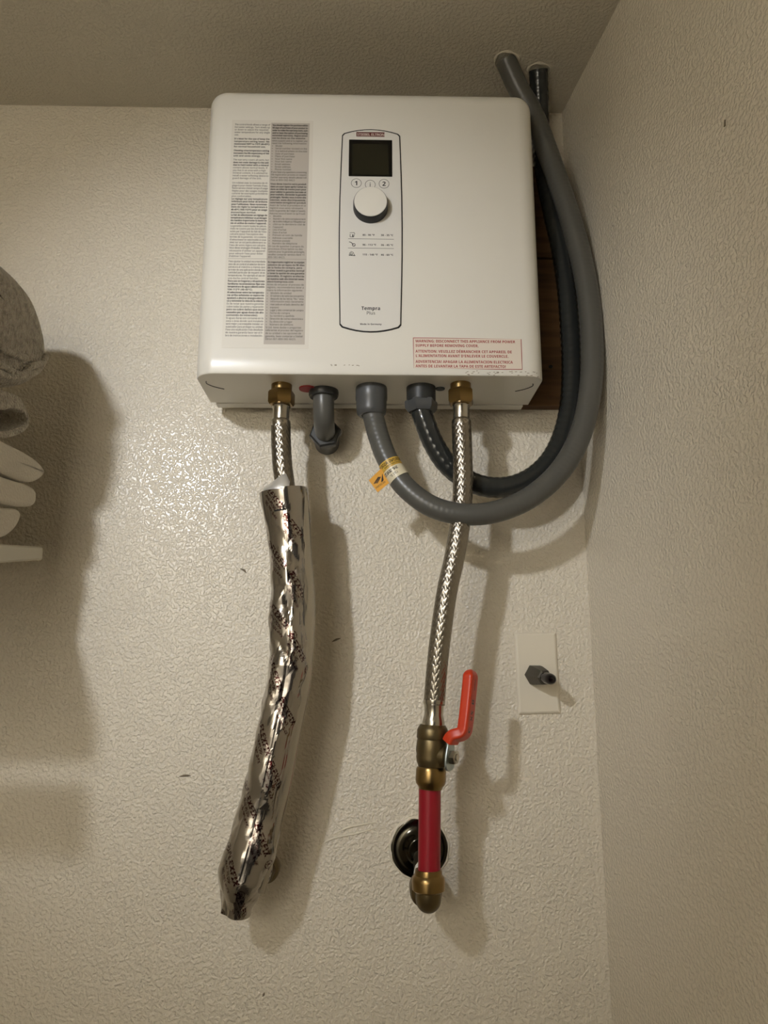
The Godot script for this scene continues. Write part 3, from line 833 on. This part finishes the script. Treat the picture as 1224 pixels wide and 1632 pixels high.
func insulation() -> void:
	var t := thing("pipe_insulation", "crumpled silver foil-faced insulation sleeve with dark red print on the left hose", "insulation", Vector3(-0.1452, 1.3427, 0.072))
	var rad := func(l: float, k: float, a: float) -> float:
		var r := 0.0262 - 0.0018 * smoothstep(0.0, 0.15, k) + 0.0042 * smoothstep(0.72, 0.9, k) - 0.013 * smoothstep(0.91, 1.0, k)
		var u := a / TAU
		var rough := 0.35 + 0.65 * smoothstep(0.10, 0.16, k)
		r += 0.0016 * (1.0 - smoothstep(0.0, 0.10, k))
		r += 0.0024 * facet(u, l / 0.075, 8, 1)
		r += rough * 0.0023 * facet(u + 0.02 * sin(l * 40.0), l / 0.023, 10, 2)
		r += rough * 0.0009 * facet(u + 0.03 * sin(l * 23.0), l / 0.011, 17, 3)
		return r
	var s := Shape.new()
	var rows := s.tube(foil_path(), rad, 96, 0.0023, Vector3(0, 0, -1), 2, true)
	var skin := part("foil_skin", s, foil_print(), t)
	s = Shape.new()
	s.tube([Vector3(-0.1016, 1.8145, 0.0978), Vector3(-0.0985, 1.79, 0.0965)], func(_l, _k, _a): return 0.0242, 40, 0.01)
	part("foam_core", s, M.rubber, t, "black foam showing at the open top")
	# overlap seam down the right-hand side
	var seam := []
	for p in foil_path().slice(0, 12): seam.append(p + Vector3(0.0195, -0.001, 0.0125))
	s = Shape.new()
	s.tube(seam, func(l, _k, a):
		var c := absf(cos(a + 0.55)); var d := absf(sin(a + 0.55))
		return 1.0 / pow(pow(c / (0.0092 + 0.0006 * sin(l * 60.0)), 3) + pow(d / 0.0026, 3), 1.0 / 3.0) + 0.0002 * facet(a / TAU, l / 0.02, 5, 5), 32, 0.004, Vector3(1, 0, 0.3))
	part("seam_strip", s, plain_foil(), skin, "smoother overlapping foil seam")
	# torn corner sticking up at the top left
	s = Shape.new()
	var grid := []; var cs := PackedVector3Array()
	for i in 7:
		var v := i / 6.0
		var row := PackedVector3Array()
		for j in 9:
			var u := j / 8.0
			var ang := lerpf(-1.05, 0.35, u)
			var top := lerpf(0.006, 0.020, smoothstep(0.2, 0.85, u)) * (1.0 - smoothstep(0.9, 1.0, u) * 0.5)
			var r := 0.0266 + 0.0015 * v * sin(u * 7.0)
			row.append(Vector3(-0.1020 + r * sin(ang), 1.8135 + top * v, 0.098 + r * cos(ang) - 0.006 * v * v))
		grid.append(row); cs.append(Vector3(-0.102, 1.8135, 0.098))
	s.surf(grid, cs, false)
	part("torn_flap", s, mat(rgb8(225, 222, 216), 0.3, 0.6), skin, "torn pale foil corner")

func plain_foil() -> StandardMaterial3D:
	return mat(rgb8(192, 187, 178), 0.17, 0.95)

func foil_print() -> StandardMaterial3D:
	var W := 640; var H := 1920
	var img := paper(W, H, rgb8(172, 166, 158))
	var R := rgb8(52, 12, 14)
	var strip := Image.create(220, 90, false, Image.FORMAT_RGBA8)
	ink(strip, "FLEXFIX", 4, 36, 37, R, true)
	ink(strip, "ALU PLUS", 36, 58, 20, R, true)
	ink(strip, "UL 181 B-FX", 60, 80, 18, R, true)
	ring(strip, Vector2(186, 26), 17, 3.5, R)
	ink(strip, "R", 178, 35, 24, R, true)
	for row in 14:
		for k in 3:
			stamp(img, strip, Vector2(60 + k * 213 + (row % 2) * 90, 70 + row * 138 + k * 23), 0.95 + 0.12 * sin(row * 2.3 + k))
	img.flip_x()
	var m := printed(img, 0.14)
	m.metallic = 0.95
	return m

# ---------------------------------------------------------------- shutoff valve, pipe and elbow
func shutoff() -> void:
	var t := thing("ball_valve", "brass ball shutoff valve with an orange lever handle, below the long hose", "valve", Vector3(0.069, 1.483, 0.11))
	var lean := Transform3D(Basis(Vector3(0, 0, 1), -0.055), Vector3(0.0715, 1.5120, 0.11))
	var s := Shape.new()
	s.lathe([Vector2(0.010, 0.034), Vector2(0.0142, 0.034), Vector2(0.0160, 0.031), Vector2(0.0174, 0.028), Vector2(0.0176, 0.020), Vector2(0.0166, 0.018), Vector2(0.0172, 0.016), Vector2(0.0178, 0.006), Vector2(0.0170, 0.002), Vector2(0.0172, -0.001), Vector2(0.0164, -0.006), Vector2(0.0146, -0.010), Vector2(0.0138, -0.014), Vector2(0.010, -0.014)], lean, 48)
	part("valve_body", s, M.old_brass, t)
	s = Shape.new()
	s.lathe([Vector2(0.0110, -0.010), Vector2(0.0155, -0.0115), Vector2(0.0166, -0.014), Vector2(0.0168, -0.025), Vector2(0.0160, -0.029), Vector2(0.0135, -0.032), Vector2(0.0128, -0.0345), Vector2(0.010, -0.0345)], lean, 48)
	part("lower_cap", s, M.brass, t, "brighter brass release collar")
	# stem pointing right and a little forward
	var ax := Vector3(0.86, -0.06, 0.5).normalized()
	var o := Vector3(0.0712, 1.5140, 0.1100)
	var sd := ax.cross(Vector3.UP).normalized()
	var st := Transform3D(Basis(sd, ax, sd.cross(ax)), o)
	s = Shape.new()
	s.lathe([Vector2(0.0120, 0.010), Vector2(0.0120, 0.019), Vector2(0.0095, 0.021), Vector2(0.0, 0.021)], st, 32)
	part("stem_boss", s, M.old_brass, t)
	s = Shape.new()
	s.lathe([Vector2(0.0042, 0.0312), Vector2(0.0068, 0.0312), Vector2(0.0080, 0.0298), Vector2(0.0080, 0.0235), Vector2(0.0, 0.0235)], st, 6, true)
	part("stem_nut", s, M.steel, t, "shiny hexagonal stem nut")
	s = Shape.new()
	s.lathe([Vector2(0.0, 0.0325), Vector2(0.0034, 0.0325), Vector2(0.0040, 0.0318), Vector2(0.0040, 0.028)], st, 20)
	part("stem", s, M.steel, t)
	# zinc lever plate lying on the boss, then the dipped grip
	var up := (sd.cross(ax)).normalized()
	if up.y < 0: up = -up
	var fr := up.cross(ax).normalized()
	s = Shape.new()
	s.raise(smooth_loop([Vector2(-0.010, -0.012), Vector2(0.0, -0.015), Vector2(0.010, -0.012), Vector2(0.0115, 0.0), Vector2(0.008, 0.012), Vector2(0.007, 0.019), Vector2(-0.007, 0.019), Vector2(-0.008, 0.012), Vector2(-0.0115, 0.0)]), [Vector2(0.0004, 0.0212), Vector2(0, 0.0218), Vector2(0, 0.0232), Vector2(0.0004, 0.0237)], Transform3D(Basis(fr, up, ax), o))
	var plate := part("lever_plate", s, M.zinc, t, "zinc-plated lever plate")
	var base := o + ax * 0.0225 + up * 0.016
	s = Shape.new()
	var turn := 0.62
	s.tube([base, base + up * 0.006 + ax * 0.004, Vector3(0.1052, 1.5385, 0.1270), Vector3(0.1085, 1.5500, 0.1265), Vector3(0.1120, 1.5735, 0.1240), Vector3(0.1150, 1.5960, 0.1220), Vector3(0.1159, 1.6065, 0.1210)], func(_l, k, a):
		var c := absf(cos(a + turn)); var d := absf(sin(a + turn))
		var e := 1.0 if k < 0.9 else sqrt(maxf(0.03, 1.0 - pow((k - 0.9) / 0.1, 2)))
		return e / pow(pow(c / 0.0098, 6) + pow(d / 0.0062, 6), 0.1667), 48, 0.0012, Vector3(0, 0, 1))
	part("lever_grip", s, grip_print(), plate, "orange-red dipped grip with black marks")
	# red pipe and elbow
	t = thing("supply_pipe", "short straight red plastic water pipe between the valve and the brass elbow", "pipe", Vector3(0.0676, 1.39, 0.106))
	s = Shape.new()
	s.lathe([Vector2(0, 0.0), Vector2(0.0122, 0.0), Vector2(0.0122, 0.0955), Vector2(0, 0.0955)], Transform3D(Basis(Vector3(0, 0, 1), -0.018) * Basis(Vector3(1, 0, 0), 0.03), Vector3(0.0676, 1.3875, 0.106)), 40)
	part("pipe_wall", s, M.red, t)

func grip_print() -> StandardMaterial3D:
	var W := 400; var H := 700
	var img := paper(W, H, rgb8(206, 62, 30))
	var K := rgb8(20, 14, 12)
	var word := Image.create(330, 90, false, Image.FORMAT_RGBA8)
	ink(word, "C  XZ  B", 10, 68, 78, K, true)
	for x0 in [48]:
		stamp(img, word, Vector2(x0, 330), PI / 2)
		stroke(img, Vector2(x0 + 10, 520), Vector2(x0 + 10, 610), 12.0, K)
	return printed(img, 0.3)

func supply_stub() -> void:
	var e := Vector3(0.0668, 1.3760, 0.106)
	var t := thing("brass_elbow", "push-fit brass elbow turning the red pipe into the wall", "elbow", e)
	var s := Shape.new()
	s.lathe([Vector2(0.0118, 0.0185), Vector2(0.0142, 0.0185), Vector2(0.0148, 0.016), Vector2(0.0150, 0.0130), Vector2(0.0172, 0.0105), Vector2(0.0180, 0.007), Vector2(0.0176, -0.002), Vector2(0.0150, -0.004), Vector2(0.013, -0.004)], Transform3D(Basis(), e), 48)
	part("collar", s, M.brass, t, "polished upper collar")
	s = Shape.new()
	s.tube([e + Vector3(0, 0.002, 0), e + Vector3(0, -0.007, 0), e + Vector3(0, -0.0125, -0.003), e + Vector3(0, -0.0135, -0.012), e + Vector3(0, -0.0105, -0.03)], func(_l, k, _a): return 0.0136, 40, 0.0015)
	part("bend", s, M.old_brass, t, "dull brass bend")
	var back := Transform3D(Basis(Vector3(1, 0, 0), PI / 2 + 0.2), e + Vector3(-0.001, -0.0100, -0.022))   # local y points out of the wall
	s = Shape.new()
	s.lathe([Vector2(0.013, 0.006), Vector2(0.0165, 0.004), Vector2(0.0180, 0.0), Vector2(0.0180, -0.016), Vector2(0.0160, -0.019), Vector2(0.0, -0.019)], back, 48)
	part("rear_collar", s, M.old_brass, t)
	s = Shape.new()
	var rows := []; var cs := PackedVector3Array()
	for i in 60:
		var k := i / 59.0
		cs.append(back * Vector3(0, -0.018 - 0.034 * k, 0))
		var row := PackedVector3Array()
		for j in 24: row.append(back * (Vector3(cos(TAU * j / 24), 0, sin(TAU * j / 24)) * (0.0118 + 0.0012 * sin(k * 40.0 + j * TAU / 24)) + Vector3(0, -0.018 - (0.022 + 0.011 * sin(j * 0.9)) * k, 0)))
		rows.append(row)
	s.surf(rows, cs)
	part("thread_tape", s, M.tape, t, "white thread tape")
	s = Shape.new()
	s.lathe([Vector2(0.0102, 0.0), Vector2(0.0102, -0.085)], back, 32)
	part("threaded_nipple", s, mat(rgb8(70, 64, 50), 0.45, 0.7), t)
	# escutcheon pushed into the ragged hole
	t = thing("escutcheon", "chrome escutcheon with a dark room reflection put into its colour, set in a ragged wall hole round the pipe", "escutcheon", Vector3(0.064, 1.394, 0))
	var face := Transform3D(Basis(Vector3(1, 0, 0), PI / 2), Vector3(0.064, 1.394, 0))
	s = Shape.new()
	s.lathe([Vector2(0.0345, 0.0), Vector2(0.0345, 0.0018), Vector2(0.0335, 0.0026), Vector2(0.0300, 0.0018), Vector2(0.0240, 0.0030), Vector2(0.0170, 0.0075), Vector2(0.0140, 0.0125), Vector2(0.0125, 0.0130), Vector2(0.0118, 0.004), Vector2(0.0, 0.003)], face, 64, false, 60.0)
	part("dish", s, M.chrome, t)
	s = Shape.new()
	rows = []; cs = PackedVector3Array()
	for i in 49:
		var a := TAU * i / 48
		var w := 0.0014 + 0.0012 * absf(sin(a * 7.0)) * smoothstep(-0.2, 0.6, sin(a) - 0.5 * cos(a))
		var mid := Vector3(0.064, 1.394, 0.0004) + Vector3(cos(a), sin(a), 0) * (0.0355 + 0.0009 * sin(a * 11.0))
		var row := PackedVector3Array()
		for j in 8: row.append(mid + Vector3(cos(a), sin(a), 0) * (w * cos(TAU * j / 8)) + Vector3(0, 0, w * sin(TAU * j / 8)))
		rows.append(row); cs.append(mid)
	s.surf(rows, cs)
	part("ragged_edge", s, M.paint, t, "chipped paint round the hole")

# ---------------------------------------------------------------- boards, plate and stubs on the wall
func wall_fittings() -> void:
	var wood := mat(Color.WHITE, 0.7)
	var g := Gradient.new()
	g.offsets = PackedFloat32Array([0.0, 0.45, 0.6, 1.0])
	g.colors = PackedColorArray([rgb8(78, 54, 29), rgb8(98, 69, 38), rgb8(106, 76, 43), rgb8(116, 85, 50)])
	wood.albedo_texture = noise_tex(5, 0.02, 4, g, FastNoiseLite.TYPE_SIMPLEX_SMOOTH, 512)
	wood.uv1_triplanar = true
	wood.uv1_world_triplanar = true
	wood.uv1_scale = Vector3(0.8, 7.0, 7.0)
	var s := Shape.new()
	s.box(Vector3(-0.165, 2.177, 0.0), Vector3(0.268, 2.322, 0.0195), 0.001)
	var t := thing("mounting_board", "upper brown wooden mounting board in shadow behind the heater", "board", Vector3(0.05, 2.176, 0))
	part("board", s, wood, t)
	t = thing("mounting_board", "lower brown wooden mounting board showing a nail below the heater's right side", "board", Vector3(0.05, 1.957, 0))
	s = Shape.new()
	s.box(Vector3(-0.165, 1.957, 0.0), Vector3(0.264, 2.174, 0.019), 0.001)
	part("board", s, wood, t)
	s = Shape.new()
	s.lathe([Vector2(0.0026, 0.0), Vector2(0.0024, 0.0008), Vector2(0, 0.001)], Transform3D(Basis(Vector3(1, 0, 0), PI / 2), Vector3(0.2485, 2.0125, 0.019)), 16)
	part("nail_head", s, M.black, t)
	# blank plate
	t = thing("wall_plate", "blank painted rectangular wall plate to the right of the orange lever", "wall plate", Vector3(0.2165, 1.553, 0))
	s = Shape.new()
	s.raise(PackedVector2Array([Vector2(0.1905, 1.5520), Vector2(0.2440, 1.5535), Vector2(0.2425, 1.6540), Vector2(0.1890, 1.6535)]), [Vector2(0, -0.001), Vector2(0, 0.0022), Vector2(0.0012, 0.0036), Vector2(0.003, 0.0042)], Transform3D())
	var plate := part("plate", s, mat(rgb8(228, 219, 200), 0.5), t)
	s = Shape.new()
	var torn := []
	for i in 14:
		var a := TAU * i / 14
		torn.append(Vector2(0.2132 + cos(a) * (0.0125 + 0.002 * sin(i * 4.1)), 1.6008 + sin(a) * (0.0122 + 0.002 * cos(i * 2.7))))
	s.raise(PackedVector2Array(torn), [Vector2(0, 0.003), Vector2(0.0006, 0.0048), Vector2(0.002, 0.0043)], Transform3D(), 2)
	part("torn_paint", s, M.paint, plate, "torn paint round the hole")
	t = thing("cable_stub", "dark capped cable stub poking out of the blank wall plate", "cable stub", Vector3(0.2132, 1.6003, 0.004))
	var ax := Vector3(0.16, -0.10, 1.0).normalized()
	var sd := ax.cross(Vector3.UP).normalized()
	var st := Transform3D(Basis(sd, ax, sd.cross(ax)), Vector3(0.2128, 1.6008, 0.003))
	s = Shape.new()
	s.lathe([Vector2(0.0135, 0.0), Vector2(0.0132, 0.010), Vector2(0.0095, 0.034), Vector2(0.0075, 0.036), Vector2(0, 0.036)], st, 6, true)
	part("hex_sleeve", s, mat(rgb8(74, 70, 60), 0.5, 0.3), t)
	s = Shape.new()
	s.lathe([Vector2(0.0068, 0.030), Vector2(0.0068, 0.050), Vector2(0.0060, 0.056), Vector2(0.0040, 0.059), Vector2(0, 0.060)], st, 28)
	part("cap", s, mat(rgb8(18, 10, 12), 0.12), t, "glossy black cap")
	# fitting behind the foil's lower end
	t = thing("pipe_stub", "dull brown pipe fitting half hidden behind the foil sleeve's lower end", "pipe", Vector3(-0.118, 1.377, 0))
	var face := Transform3D(Basis(Vector3(1, 0, 0), PI / 2), Vector3(-0.1185, 1.3780, 0.0))
	s = Shape.new()
	s.lathe([Vector2(0.0, 0.056), Vector2(0.0110, 0.056), Vector2(0.0118, 0.05), Vector2(0.0118, 0.0)], face, 32)
	part("stub_pipe", s, M.old_brass, t)
	s = Shape.new()
	s.lathe([Vector2(0.012, 0.034), Vector2(0.0155, 0.033), Vector2(0.0162, 0.030), Vector2(0.0162, 0.018), Vector2(0.0150, 0.015), Vector2(0.0118, 0.014)], face, 32)
	part("collar", s, mat(rgb8(132, 118, 92), 0.5, 0.4), t)

# ---------------------------------------------------------------- towels on the rack at the left
func rack() -> void:
	var t := thing("towel_shelf", "narrow white wall shelf under the stacked towels, at the left edge", "shelf", Vector3(-0.52, 1.7225, 0))
	var paint := mat(rgb8(206, 200, 184), 0.45)
	var up := Transform3D(Basis(Vector3(1, 0, 0), Vector3(0, 0, 1), Vector3(0, 1, 0)), Vector3.ZERO)
	var ends := Transform3D(Basis(Vector3(0, 0, 1), Vector3(0, 1, 0), Vector3(1, 0, 0)), Vector3.ZERO)   # profile in z and y, drawn out along x
	var s := Shape.new()
	s.raise(PackedVector2Array([Vector2(0.054, 1.7390), Vector2(0.163, 1.7195), Vector2(0.39, 1.7050), Vector2(0.39, 1.7350), Vector2(0.167, 1.7395), Vector2(0.056, 1.7548)]), [Vector2(0.0, -0.72), Vector2(0.0, -0.402), Vector2(0.002, -0.400)], ends)
	part("shelf_board", s, paint, t)
	s = Shape.new()
	s.box(Vector3(-0.72, 1.640, 0.37), Vector3(-0.405, 1.680, 0.41), 0.003)
	part("lower_rail", s, paint, t)
	for x in [-0.54, -0.70]:
		s = Shape.new()
		s.box(Vector3(x - 0.010, 1.64, 0.375), Vector3(x + 0.010, 1.72, 0.395), 0.002)
		part("upright", s, paint, t)
		s = Shape.new()
		s.box(Vector3(x - 0.010, 1.715, 0.0), Vector3(x + 0.010, 1.735, 0.12), 0.002)
		part("bracket", s, paint, t)
	var terry := mat(rgb8(182, 172, 154), 0.95)
	terry.rim_enabled = true
	terry.rim = 0.4
	terry.heightmap_enabled = true
	terry.heightmap_texture = noise_tex(23, 0.09, 3, null, FastNoiseLite.TYPE_SIMPLEX_SMOOTH, 512)
	terry.heightmap_scale = 0.5
	terry.uv1_triplanar = true
	terry.uv1_world_triplanar = true
	terry.uv1_scale = Vector3(5, 5, 5)
	var fluff := Gradient.new()
	fluff.offsets = PackedFloat32Array([0.0, 0.4, 0.6, 1.0])
	fluff.colors = PackedColorArray([rgb8(150, 141, 125), rgb8(186, 176, 158), rgb8(196, 187, 169), rgb8(212, 203, 186)])
	var cloth := terry.duplicate()
	terry.albedo_color = Color.WHITE
	terry.albedo_texture = noise_tex(29, 0.03, 4, fluff, FastNoiseLite.TYPE_SIMPLEX_SMOOTH, 512)
	cloth.albedo_color = rgb8(214, 206, 190)
	cloth.heightmap_scale = 0.1
	# each: name, label, outline seen from the front, rear and front z, material, group
	# profiles (z, y) of the right-hand ends, bulging and rounded; x of the end; material
	var lot := [
		["bath_towel", "large thick grey-beige folded bath towel, topmost on the shelf", [Vector2(0.36, 1.925), Vector2(0.385, 1.97), Vector2(0.375, 1.990), Vector2(0.30, 2.000), Vector2(0.229, 2.000), Vector2(0.186, 1.996), Vector2(0.140, 1.993), Vector2(0.112, 1.988), Vector2(0.101, 1.978), Vector2(0.108, 1.960), Vector2(0.148, 1.934), Vector2(0.205, 1.912), Vector2(0.30, 1.898)], -0.398, terry],
		["hand_towel", "smaller grey-beige towel with a hollow open fold, under the big towel", [Vector2(0.30, 1.880), Vector2(0.25, 1.895), Vector2(0.202, 1.904), Vector2(0.159, 1.912), Vector2(0.137, 1.905), Vector2(0.126, 1.894), Vector2(0.133, 1.880), Vector2(0.165, 1.862), Vector2(0.205, 1.850), Vector2(0.30, 1.845), Vector2(0.30, 1.852), Vector2(0.205, 1.8575), Vector2(0.168, 1.869), Vector2(0.141, 1.885), Vector2(0.135, 1.893), Vector2(0.144, 1.8985), Vector2(0.17, 1.894), Vector2(0.20, 1.882), Vector2(0.30, 1.862)], -0.400, terry],
		["face_cloth", "white folded cloth with a pointed fold, uppermost of the three white ones", [Vector2(0.25, 1.846), Vector2(0.188, 1.851), Vector2(0.104, 1.855), Vector2(0.070, 1.846), Vector2(0.106, 1.824), Vector2(0.181, 1.817), Vector2(0.25, 1.817)], -0.400, cloth],
		["face_cloth", "white folded cloth with a blunt round fold, middle of the three white ones", [Vector2(0.25, 1.813), Vector2(0.18, 1.813), Vector2(0.102, 1.820), Vector2(0.087, 1.810), Vector2(0.100, 1.796), Vector2(0.175, 1.784), Vector2(0.25, 1.783)], -0.400, cloth],
		["face_cloth", "white folded cloth lying directly on the shelf, lowest of the three white ones", [Vector2(0.23, 1.779), Vector2(0.175, 1.779), Vector2(0.131, 1.786), Vector2(0.124, 1.776), Vector2(0.140, 1.758), Vector2(0.171, 1.746), Vector2(0.23, 1.745)], -0.400, cloth]]
	for d in lot:
		t = thing(d[0], d[1], "towel" if d[4] == terry else "cloth", Vector3(-0.52, d[2][d[2].size() - 1].y, 0.18), "" if d[4] == terry else "white cloths on the shelf")
		s = Shape.new()
		var o := smooth_loop(d[2], 6)
		var r: float = {"bath_towel": 0.012, "hand_towel": 0.002, "face_cloth": 0.005}[d[0]]
		var prof := []
		for i in 6: prof.append(Vector2(r * (1 - sin(PI / 2 * i / 5)), -0.66 + r * (1 - cos(PI / 2 * i / 5))))
		for i in 7: prof.append(Vector2(r * (1 - cos(PI / 2 * i / 6)), d[3] - r + r * sin(PI / 2 * i / 6)))
		s.raise(o, prof, ends)
		part("folded_body", s, d[4], t)
		if d[0] == "bath_towel":                                    # thick upper layer, rising towards the left
			var q := Shape.new()
			var pr := []
			for i in 8: pr.append(Vector2(0.036 * (1 - cos(PI / 2 * i / 7)), -0.396 - 0.05 + 0.05 * sin(PI / 2 * i / 7)))
			pr.insert(0, Vector2(0, -0.655))
			q.raise(smooth_loop([Vector2(0.39, 1.985), Vector2(0.395, 2.02), Vector2(0.32, 2.046), Vector2(0.229, 2.054), Vector2(0.180, 2.058), Vector2(0.140, 2.052), Vector2(0.106, 2.030), Vector2(0.086, 2.000), Vector2(0.088, 1.965), Vector2(0.13, 1.935), Vector2(0.28, 1.930)], 6), pr, ends)
			part("upper_fold", q, d[4], t)
		# the folded layers that show in the end
		var folds := []
		if d[0] == "bath_towel": folds = [[Vector2(0.30, 1.915), Vector2(0.215, 1.926), Vector2(0.170, 1.934), Vector2(0.148, 1.953), Vector2(0.122, 1.968)], [Vector2(0.30, 1.906), Vector2(0.205, 1.919), Vector2(0.155, 1.940), Vector2(0.128, 1.958), Vector2(0.112, 1.982)], [Vector2(0.31, 1.935), Vector2(0.225, 1.944), Vector2(0.190, 1.950), Vector2(0.165, 1.957)]]
		for f in folds:
			var q := Shape.new()
			var l := []
			for p in f: l.append(Vector3(d[3] + 0.003, p.y, p.x))
			q.tube(l, func(_s, _t, _a): return 0.0040, 12, 0.004)
			part("hem", q, d[4], t)
